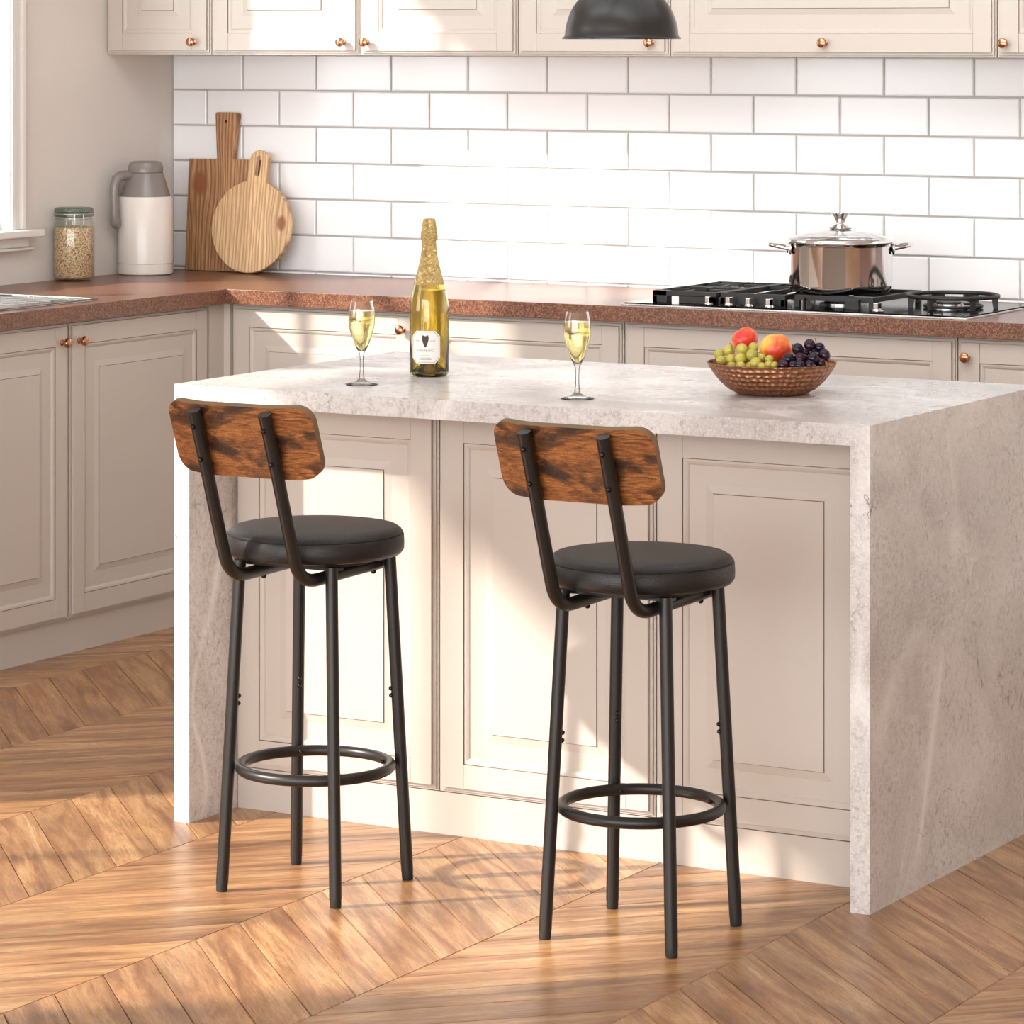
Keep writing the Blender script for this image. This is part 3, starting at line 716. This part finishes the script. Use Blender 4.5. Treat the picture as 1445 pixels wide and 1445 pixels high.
def curved_text(s, size, z, mirror, parent, mat, name, x0=0.0, sy=1.0):
    cu = bpy.data.curves.new('txt', 'FONT'); cu.body = s; cu.size = size; cu.align_x = 'CENTER'
    o = bpy.data.objects.new('txt', cu); COL.objects.link(o)
    dg = bpy.context.evaluated_depsgraph_get(); me = bpy.data.meshes.new_from_object(o.evaluated_get(dg))
    bpy.data.objects.remove(o)
    rad = RB + 0.0009
    for v_ in me.vertices:
        x = (-v_.co.x if mirror else v_.co.x) + x0; a = x / rad
        v_.co = Vector((rad * math.sin(a), -rad * math.cos(a), z + v_.co.y * sy))
    me.materials.clear(); me.materials.append(mat)
    q = bpy.data.objects.new(name, me); COL.objects.link(q); q.parent = parent
    return q
curved_text('CHILENENT', 0.0074, 0.0555, True, LB, M['label_line'], 'label_lettering')
ln = MB()
for (z, wd) in ((0.0505, 0.014), (0.0467, 0.020), (0.0415, 0.024), (0.0380, 0.027), (0.0345, 0.020)):
    k = int(wd / 0.0018)
    for i in range(k):
        x = -wd / 2 + wd * i / k; a = x / RB; b = (x + 0.0013) / RB; rd = RB + 0.0009; hz = 0.0013 if z < 0.042 else 0.0009
        ln.add([(rd * math.sin(a), -rd * math.cos(a), z), (rd * math.sin(b), -rd * math.cos(b), z), (rd * math.sin(b), -rd * math.cos(b), z + hz), (rd * math.sin(a), -rd * math.cos(a), z + hz)], [(0, 1, 2, 3)])
ln.build('label_small_print', M['label_line'], LB, smooth=0)
for x0, x1 in ((-0.021, -0.011), (0.011, 0.022)):
    ln = MB()
    for i in range(4):
        x = x0 + (x1 - x0) * i / 4; a = x / RB; b = (x + 0.0016) / RB; rd = RB + 0.0009
        ln.add([(rd * math.sin(a), -rd * math.cos(a), 0.078), (rd * math.sin(b), -rd * math.cos(b), 0.078), (rd * math.sin(b), -rd * math.cos(b), 0.0795), (rd * math.sin(a), -rd * math.cos(a), 0.0795)], [(0, 1, 2, 3)])
    ln.build('label_small_print', M['label_line'], LB, smooth=0)

# ------------------------------------------------------------------ fruit bowl
BX, BY, BZ = -0.419, 0.448, 0.92
bowl = MB(); prof = [(0.001, 0.0), (0.060, 0.0), (0.072, 0.0015), (0.090, 0.011), (0.106, 0.025), (0.120, 0.042), (0.129, 0.056), (0.1335, 0.0645), (0.1318, 0.0655), (0.127, 0.056), (0.117, 0.042), (0.103, 0.026), (0.088, 0.013), (0.070, 0.004), (0.001, 0.003)]
def dense(p, k):
    o = []
    for i in range(len(p) - 1):
        for j in range(k): q = j / k; o.append((p[i][0] * (1 - q) + p[i + 1][0] * q, p[i][1] * (1 - q) + p[i + 1][1] * q))
    return o + [p[-1]]
bowl.lathe(dense(prof, 2), 96, cap=False)
bo_ = bowl.build('fruit_bowl', M['hammered'], smooth=60, loc=(BX, BY, BZ))
uvl = bo_.data.uv_layers.new(name='UVMap')
for lp_ in bo_.data.loops:
    c = bo_.data.vertices[lp_.vertex_index].co; a = math.atan2(c.y, c.x) / (2 * math.pi)
    uvl.data[lp_.index].uv = (a * 56, c.z * 105)
tag(bo_, 'wide hammered copper bowl full of fruit on the island worktop', 'bowl')
def grape(c, r, i): return MB().sphere((0, 0, 0), r, 20, 14, (1, 1, 1.08))
def bunch(label, L, mat, fill, stems):
    t = thing('grape_bunch', label, 'grapes', (BX, BY, BZ))
    for i, (x, y, z, r_) in enumerate(L + fill):
        o = MB().sphere((0, 0, 0), r_, 20, 14, (1, 1, 1.08)).build('grape', mat, t, (x, y, z), smooth=180)
        o.rotation_euler = (random.uniform(-0.8, 0.8), random.uniform(-0.8, 0.8), random.uniform(0, 3))
    for s_ in stems: MB().tube(s_, 0.0013, 8).build('stem', M['stem'], t)
    return t
green = [(-0.102, -0.028, 0.064, 0.0111), (-0.075, -0.038, 0.07, 0.0101), (-0.048, -0.048, 0.073, 0.0116), (-0.059, -0.018, 0.089, 0.0121), (-0.098, 0.002, 0.084, 0.0117), (-0.121, 0.002, 0.074, 0.0111), (-0.027, -0.038, 0.081, 0.012), (-0.004, -0.068, 0.068, 0.0116), (-0.035, -0.073, 0.06, 0.01), (-0.004, -0.038, 0.076, 0.0084), (0.017, -0.048, 0.074, 0.009), (0.013, -0.073, 0.061, 0.009), (0.028, -0.073, 0.066, 0.0083), (-0.038, -0.008, 0.093, 0.0101), (-0.06, -0.063, 0.058, 0.009), (-0.017, -0.068, 0.061, 0.008), (0.043, -0.078, 0.066, 0.0071), (-0.049, -0.018, 0.072, 0.0091)]
gfill = [(-0.085, -0.015, 0.052, 0.0115), (-0.045, -0.035, 0.050, 0.0115), (-0.080, -0.050, 0.048, 0.010), (-0.015, -0.045, 0.052, 0.0115), (0.010, -0.055, 0.046, 0.010), (-0.03, -0.015, 0.062, 0.0115), (-0.08, 0.01, 0.066, 0.0115)]
bunch('bunch of pale green grapes in the left half of the copper bowl', green, M['grape_green'], gfill, [[(-0.080, -0.020, 0.080), (-0.083, -0.018, 0.096), (-0.088, -0.015, 0.100)]])
dark = [(0.067, -0.018, 0.095, 0.012), (0.084, 0.002, 0.103, 0.012), (0.102, 0.012, 0.097, 0.011), (0.117, 0.002, 0.084, 0.012), (0.06, -0.048, 0.076, 0.0131), (0.081, -0.038, 0.078, 0.0119), (0.106, -0.028, 0.078, 0.0123), (0.068, 0.022, 0.085, 0.0084), (0.119, -0.018, 0.069, 0.0103), (0.094, -0.066, 0.066, 0.0115), (0.063, -0.078, 0.066, 0.0115), (0.109, -0.052, 0.067, 0.0099), (0.083, -0.073, 0.067, 0.0092), (0.072, 0.042, 0.084, 0.009)]
dfill = [(0.070, -0.040, 0.055, 0.012), (0.095, -0.020, 0.060, 0.012), (0.085, -0.045, 0.050, 0.011), (0.090, 0.015, 0.075, 0.012), (0.070, 0.000, 0.072, 0.012), (0.095, 0.03, 0.065, 0.012), (0.05, -0.06, 0.055, 0.010)]
bunch('bunch of dark purple grapes in the right half of the copper bowl', dark, M['grape_dark'], dfill, [[(0.097, 0.006, 0.098), (0.096, 0.006, 0.112), (0.094, 0.006, 0.117)]])
def peach(name, label, loc, r_, mat, rz, tilt):
    m = MB(); n, k = 48, 28; vs = []
    for j in range(k + 1):
        ph = math.pi * j / k
        for i in range(n):
            a = 2 * math.pi * i / n
            d = abs(math.atan2(math.sin(a), math.cos(a)))
            g = 1 - 0.055 * math.exp(-(d / 0.16) ** 2) * math.sin(ph)
            rad_ = r_ * g * (1 - 0.14 * math.exp(-(ph / 0.35) ** 2))
            vs.append((rad_ * math.sin(ph) * math.cos(a), rad_ * math.sin(ph) * math.sin(a), rad_ * math.cos(ph) * 0.95))
    fs = [(j * n + i, j * n + (i + 1) % n, (j + 1) * n + (i + 1) % n, (j + 1) * n + i) for j in range(k) for i in range(n)]
    o = m.add(vs, fs).build(name, mat, None, loc, smooth=180); o.rotation_euler = (tilt, 0.1, rz)
    tag(o, label, 'fruit', 'nectarines in the copper bowl')
peach('nectarine', 'red nectarine at the back of the fruit bowl, topmost above the green grapes', (BX - 0.091, BY + 0.060, BZ + 0.102), 0.0275, M['peach_red'], R(-75), R(35))
peach('nectarine', 'large yellow and red nectarine in the middle of the fruit bowl', (BX + 0.003, BY + 0.012, BZ + 0.091), 0.0332, M['peach'], R(-20), R(10))
peach('nectarine', 'nectarine mostly hidden behind the left edge of the green grapes', (BX - 0.088, BY + 0.034, BZ + 0.058), 0.0205, M['peach_red'], R(60), R(10))

# ------------------------------------------------------------------ gas hob
hb = thing('gas_hob', 'black glass gas hob with steel edge, cast iron grates and steel knobs', 'hob', (-1.718, 2.222, HC))
HW, HD = 0.991, 0.49
MB().box((0, 0, 0.0002), (HW, HD, 0.0050)).build('steel_frame', M['brushed'], hb, smooth=0, bevel=0.001)
MB().box((0.008, 0.007, 0.0050), (HW - 0.008, HD - 0.007, 0.0078)).build('glass_plate', M['blackglass'], hb, smooth=0, bevel=0.0008)
Zg = 0.0078
def burner(x, y, r_):
    b = MB().lathe([(r_ * 1.25, Zg), (r_ * 1.25, Zg + 0.004), (r_, Zg + 0.006), (r_ * 0.95, Zg + 0.013), (0.001, Zg + 0.013)], 36, (x, y, 0), cap=False).build('burner', M['brushed'], hb)
    MB().lathe([(r_ * 0.8, Zg + 0.0132), (r_ * 0.82, Zg + 0.018), (r_ * 0.6, Zg + 0.020), (0.001, Zg + 0.0202)], 36, (x, y, 0), cap=False).build('burner_cap', M['iron'], b)
burner(0.165, 0.135, 0.028); burner(0.165, 0.355, 0.036); burner(0.540, 0.235, 0.050); burner(0.842, 0.235, 0.040); burner(0.37, 0.36, 0.03)
T0, T1 = 0.030, 0.040
def grate(parts): 
    g = MB()
    for a, b in parts: g.box(a, b)
    return g.build('grate', M['iron'], hb, smooth=0, merge=False, bevel=0.0012)
def fr(x0, x1, y0, y1, cx, cy, w=0.009, zf=0.026):
    P = []
    P += [((x0, y0, zf), (x1, y0 + w, T1)), ((x0, y1 - w, 0.026), (x1, y1, T1)), ((x0, y0 + w, 0.026), (x0 + w, y1 - w, T1)), ((x1 - w, y0 + w, 0.026), (x1, y1 - w, T1))]
    for (a, b) in ((x0, y0), (x1 - 0.014, y0), (x0, y1 - 0.014), (x1 - 0.014, y1 - 0.014)): P.append(((a, b, Zg), (a + 0.014, b + 0.014, 0.027)))
    P += [((cx - 0.004, y0 + w, T0), (cx + 0.004, cy - 0.03, T1 + 0.001)), ((cx - 0.004, cy + 0.03, T0), (cx + 0.004, y1 - w, T1 + 0.001)),
          ((x0 + w, cy - 0.004, T0), (cx - 0.03, cy + 0.004, T1 + 0.001)), ((cx + 0.03, cy - 0.004, T0), (x1 - w, cy + 0.004, T1 + 0.001))]
    return P
grate(fr(0.072, 0.262, 0.045, 0.232, 0.165, 0.138) + [((0.072, 0.045, Zg), (0.115, 0.075, T1)), ((0.150, 0.045, Zg), (0.262, 0.054, 0.030))])
grate(fr(0.072, 0.262, 0.250, 0.445, 0.165, 0.350))
grate(fr(0.250 + 0.016, 0.455, 0.060, 0.445, 0.37, 0.34, zf=0.0085))
# centre grate under the pot with radial arms
P = []
P += fr(0.470, 0.695, 0.085, 0.40, 0.54, 0.24)
grate(P + [((0.62, 0.07, Zg), (0.66, 0.085, T1 - 0.006)), ((0.50, 0.07, Zg), (0.505, 0.085, T1 - 0.006))])
# round wok ring at the right
wr = MB(); cx, cy = 0.843, 0.262
wr.tube([(cx + 0.117 * math.cos(2 * math.pi * i / 60), cy + 0.117 * math.sin(2 * math.pi * i / 60), 0.040) for i in range(60)], 0.0055, 10, True)
wr.tube([(cx + 0.075 * math.cos(2 * math.pi * i / 60), cy + 0.075 * math.sin(2 * math.pi * i / 60), 0.0135) for i in range(60)], 0.004, 8, True)
for k in range(6):
    a = math.pi * k / 3 + 0.35; c_, s_ = math.cos(a), math.sin(a)
    pr = [(0.117, Zg), (0.117, 0.036), (0.055, 0.041), (0.055, 0.033), (0.100, 0.030), (0.104, Zg)]
    vs = []
    for sgn in (-1, 1):
        for r_, z in pr: vs.append((cx + r_ * c_ - sgn * 0.004 * s_, cy + r_ * s_ + sgn * 0.004 * c_, z))
    wr.add(vs, [(0, 1, 2, 3, 4, 5), (11, 10, 9, 8, 7, 6)] + [(i, i + 6, (i + 1) % 6 + 6, (i + 1) % 6) for i in range(6)])
wr.build('wok_ring', M['iron'], hb, smooth=40, merge=False)
for kx in (0.247, 0.307, 0.365, 0.424, 0.723):
    ky = 0.032 if kx < 0.6 else 0.048
    k = MB().lathe([(0.0165, Zg), (0.0170, Zg + 0.002), (0.0130, Zg + 0.0035), (0.0125, Zg + 0.007)], 32, (kx, ky, 0)).build('hob_knob', M['steel'], hb)
    MB().box((kx - 0.0065, ky - 0.0125, Zg + 0.0068), (kx + 0.0065, ky + 0.0125, Zg + 0.0235)).build('knob_grip', M['steel'], k, smooth=0, bevel=0.002)
mk = MB()
for i, x in enumerate((0.865, 0.880, 0.888, 0.896)): mk.box((x, 0.045, Zg), (x + (0.003 if i % 3 == 0 else 0.0045), 0.051, Zg + 0.0002))
mk.build('touch_marks', M['white_mark'], hb, smooth=0)

# ------------------------------------------------------------------ cooking pot
pt = thing('cooking_pot', 'polished steel cooking pot with glass lid and two loop handles on the hob', 'pot', (-1.178, 2.442, HC + 0.0412), R(30))
RP = 0.1365
MB().lathe([(0.001, 0.0), (0.122, 0.0), (0.130, 0.003), (0.1355, 0.012), (RP, 0.022), (RP, 0.122), (0.1385, 0.128), (0.1400, 0.130), (0.1385, 0.1315), (0.1345, 0.128), (0.1335, 0.02), (0.12, 0.006), (0.001, 0.005)], 96, cap=False).build('pot_body', M['steel'], pt, smooth=45)
for sx in (-1, 1):
    h_ = MB(); pts = []
    for i in range(17):
        a = math.pi * i / 16; pts.append((sx * (RP + 0.0005 + 0.050 * math.sin(a)), 0.040 * math.cos(a), 0.116 + 0.010 * math.sin(a)))
    h_.tube(pts, 0.0052, 12)
    for e in (-1, 1): h_.sphere((sx * (RP - 0.0005), e * 0.040, 0.115), 0.011, 14, 10, (0.45, 1, 1.4))
    h_.build('pot_handle', M['steel'], pt, smooth=50)
lid = MB().lathe([(0.1385, 0.1320), (0.1425, 0.1335), (0.1430, 0.140), (0.1410, 0.1425), (0.1365, 0.1435), (0.1355, 0.141), (0.1365, 0.136), (0.136, 0.1320), (0.1385, 0.1320)], 96, cap=False).build('lid_rim', M['steel'], pt, smooth=50)
lo = [(0.1355, 0.1415), (0.120, 0.1470), (0.095, 0.1550), (0.060, 0.1620), (0.030, 0.1650), (0.012, 0.1660)]
MB().lathe(lo + [(r_, z - 0.003) for r_, z in reversed(lo)] + [lo[0]], 96, cap=False).build('lid_glass', M['glass'], pt, smooth=50)
MB().lathe([(0.001, 0.158), (0.012, 0.1585), (0.014, 0.1645), (0.029, 0.1665), (0.031, 0.1690), (0.022, 0.1735), (0.0125, 0.1790), (0.0115, 0.1840), (0.014, 0.1895), (0.0195, 0.2000), (0.0245, 0.2080), (0.0240, 0.2100), (0.001, 0.2105)], 48, cap=False).build('lid_knob', M['steel'], pt, smooth=35)

# ------------------------------------------------------------------ cutting boards
def rot_lean(o, loc, lean, roll=0.0):
    o.location = loc; o.rotation_euler = (-lean, roll, 0)
# rectangular board: local x centred, z up from its bottom edge, y = thickness (front 0)
hw = 0.133; H1 = 0.340
pts = [(-hw, 0.002), (-hw + 0.002, 0), (hw - 0.002, 0), (hw, 0.002), (hw, H1 - 0.003), (hw - 0.003, H1), (0.031, H1), (0.0295, H1 + 0.004), (0.040, 0.470), (0.040, 0.478), (0.036, 0.4825), (-0.036, 0.4825), (-0.040, 0.478), (-0.040, 0.470), (-0.0295, H1 + 0.004), (-0.031, H1), (-hw + 0.003, H1), (-hw, H1 - 0.003)]
bd = MB().prism(pts, 0, 0.020).build('cutting_board', M['board_dark'], smooth=0, bevel=0.0022, loc=(0, 0, 0))
hole = MB().cyl((0, -0.0006, 0.455), (0, 0.0, 0.455), 0.0045, 18)
ho = hole.build('hang_hole', M['floor_gap'], bd)

lean = math.atan2(0.030, 0.48)
rot_lean(bd, (-3.392, 2.7815, HC + 0.0015), lean)
tag(bd, 'rectangular brown wooden cutting board with flared handle leaning on the tiles', 'cutting board')
# round board
RD = 0.140; pts = []
a0 = math.asin(0.034 / RD)
hz = RD + 0.0
cz = RD
for i in range(61):
    a = math.pi / 2 - a0 - (2 * math.pi - 2 * a0) * i / 60
    pts.append((RD * math.cos(a), cz + RD * math.sin(a)))
ht = cz + 0.232 - 0.0325
for i in range(15):
    a = math.pi - math.pi * i / 14
    pts.append((0.0325 * math.cos(a), ht + 0.0325 * math.sin(a)))
slot = []
for i in range(9): a = math.pi * i / 8; slot.append((0.0085 * math.cos(a), cz + 0.205 + 0.0085 * math.sin(a)))
for i in range(9): a = math.pi + math.pi * i / 8; slot.append((0.0085 * math.cos(a), cz + 0.160 + 0.0085 * math.sin(a)))
rb = MB().prism(pts, 0, 0.018).build('cutting_board', M['board_light'], smooth=30)
cut = MB().prism(slot, -0.01, 0.03).build('slot_cutter', M['board_light'], smooth=0)
bm_ = rb.modifiers.new('slot', 'BOOLEAN'); bm_.object = cut; bm_.operation = 'DIFFERENCE'; bm_.solver = 'EXACT'
bv = rb.modifiers.new('bevel', 'BEVEL'); bv.width = 0.002; bv.segments = 2; bv.limit_method = 'ANGLE'; bv.angle_limit = R(40)
dg = bpy.context.evaluated_depsgraph_get(); me2 = bpy.data.meshes.new_from_object(rb.evaluated_get(dg)); rb.modifiers.clear(); rb.data = me2
bpy.data.objects.remove(cut)
rot_lean(rb, (-3.266, 2.7235, HC + 0.0046), R(8.5), R(3))
tag(rb, 'round light wooden cutting board with slotted handle leaning in front of the rectangular one', 'cutting board')

# ------------------------------------------------------------------ vacuum jug
vj = thing('vacuum_jug', 'cream vacuum jug with grey brown lid and handle in the worktop corner', 'jug', (-3.5255, 2.579, HC), R(0))
RT = 0.0825
MB().lathe([(0.001, 0.0), (RT - 0.006, 0.0), (RT - 0.001, 0.004), (RT, 0.010), (RT, 0.032)], 80, cap=False).build('jug_base', M['thermos'], vj, smooth=40)
MB().lathe([(RT - 0.002, 0.032), (RT - 0.002, 0.034), (RT, 0.035), (RT, 0.228), (RT - 0.003, 0.2345), (0.001, 0.2345)], 80, cap=False).build('jug_body', M['thermos'], vj, smooth=40)
tp = MB().lathe([(RT - 0.009, 0.2346), (RT - 0.010, 0.240), (0.057, 0.292), (0.0515, 0.3050)], 80, cap=False).build('jug_shoulder', M['thermos_top'], vj, smooth=40)
MB().lathe([(0.0505, 0.3052), (0.0525, 0.307), (0.0520, 0.325), (0.0475, 0.336), (0.036, 0.340), (0.001, 0.3405)], 64, cap=False).build('jug_lid', M['thermos_top'], vj, smooth=40)
dr = Vector((-0.42, -0.9075, 0))
hp = []
for (q, z) in ((0.050, 0.298), (0.068, 0.299), (0.086, 0.296), (0.099, 0.287), (0.105, 0.272), (0.1065, 0.250), (0.1065, 0.215), (0.1055, 0.185), (0.103, 0.160), (0.099, 0.150), (0.092, 0.146)):
    hp.append(tuple(dr * q + Vector((0, 0, z))))
MB().tube(hp, [0.013, 0.0145, 0.015, 0.015, 0.014, 0.0135, 0.0135, 0.014, 0.0155, 0.014, 0.010], 18).build('jug_handle', M['thermos_top'], vj, smooth=60)

# ------------------------------------------------------------------ storage jar
jr = thing('storage_jar', 'clip top glass jar of pale grain on the brown worktop beside the vacuum jug', 'jar', (-3.546, 2.25, HC))
RJ = 0.0605
MB().lathe([(0.001, 0.0), (0.050, 0.0), (0.057, 0.004), (RJ, 0.014), (RJ, 0.150), (0.0575, 0.170), (0.053, 0.178), (0.053, 0.186), (0.0500, 0.186), (0.0500, 0.178), (0.0545, 0.169), (0.0575, 0.150), (0.0575, 0.015), (0.053, 0.007), (0.001, 0.005)], 72, cap=False).build('jar_body', M['jar_glass'], jr, smooth=50)
MB().lathe([(0.001, 0.0055), (0.052, 0.0075), (0.0568, 0.016), (0.0570, 0.148), (0.0550, 0.156), (0.03, 0.160), (0.001, 0.162)], 72, cap=False).build('grain_filling', M['grain'], jr, smooth=60)
MB().lathe([(0.001, 0.1875), (0.055, 0.1875), (0.0575, 0.189), (0.0575, 0.194), (0.055, 0.196), (0.0575, 0.199), (0.0580, 0.206), (0.056, 0.212), (0.052, 0.214), (0.030, 0.211), (0.001, 0.210)], 72, cap=False).build('jar_lid', M['jar_lid'], jr, smooth=40)
w_ = MB()
w_.tube([(0.0595 * math.cos(2 * math.pi * i / 48), 0.0595 * math.sin(2 * math.pi * i / 48), 0.1965) for i in range(48)], 0.0012, 8, True)
w_.tube([(0.0555 * math.cos(2 * math.pi * i / 48), 0.0555 * math.sin(2 * math.pi * i / 48), 0.181) for i in range(48)], 0.0012, 8, True)
for da in (-0.22, 0.22):
    a = R(-38) + da; w_.tube([(0.0585 * math.cos(a), 0.0585 * math.sin(a), 0.198), (0.061 * math.cos(a), 0.061 * math.sin(a), 0.186), (0.0618 * math.cos(a), 0.0618 * math.sin(a), 0.168), (0.0618 * math.cos(R(-38)), 0.0618 * math.sin(R(-38)), 0.158)], 0.0012, 8)
w_.build('wire_clip', M['brushed'], jr, smooth=50)

# ------------------------------------------------------------------ sink
sk = thing('sink', 'inset stainless steel sink at the left edge, set in the brown worktop', 'sink', (-3.02, 1.66, HC))
s = MB(); W_, D_ = 0.50, 0.80     # extends toward -x and -y from the corner
s.box((-W_, -D_, 0.0002), (0, 0, 0.0035))
s.build('sink_deck', M['sink'], sk, smooth=0, bevel=0.001)
rim = MB(); rim.box((-W_, -0.010, 0.0036), (0, 0, 0.0075)); rim.box((-0.010, -D_, 0.0036), (0, -0.010, 0.0075)); rim.box((-W_, -D_, 0.0036), (-W_ + 0.010, -0.010, 0.0075)); rim.box((-W_ + 0.010, -D_, 0.0036), (-0.010, -D_ + 0.010, 0.0075))
rim.build('sink_rim', M['sink'], sk, smooth=0, bevel=0.002, merge=False)
rd_ = MB()
for i in range(5): rd_.box((-W_ + 0.07, -0.08 - 0.05 * i, 0.0036), (-0.07, -0.070 - 0.05 * i, 0.0055))
rd_.build('drainer_ridges', M['sink'], sk, smooth=0, merge=False)
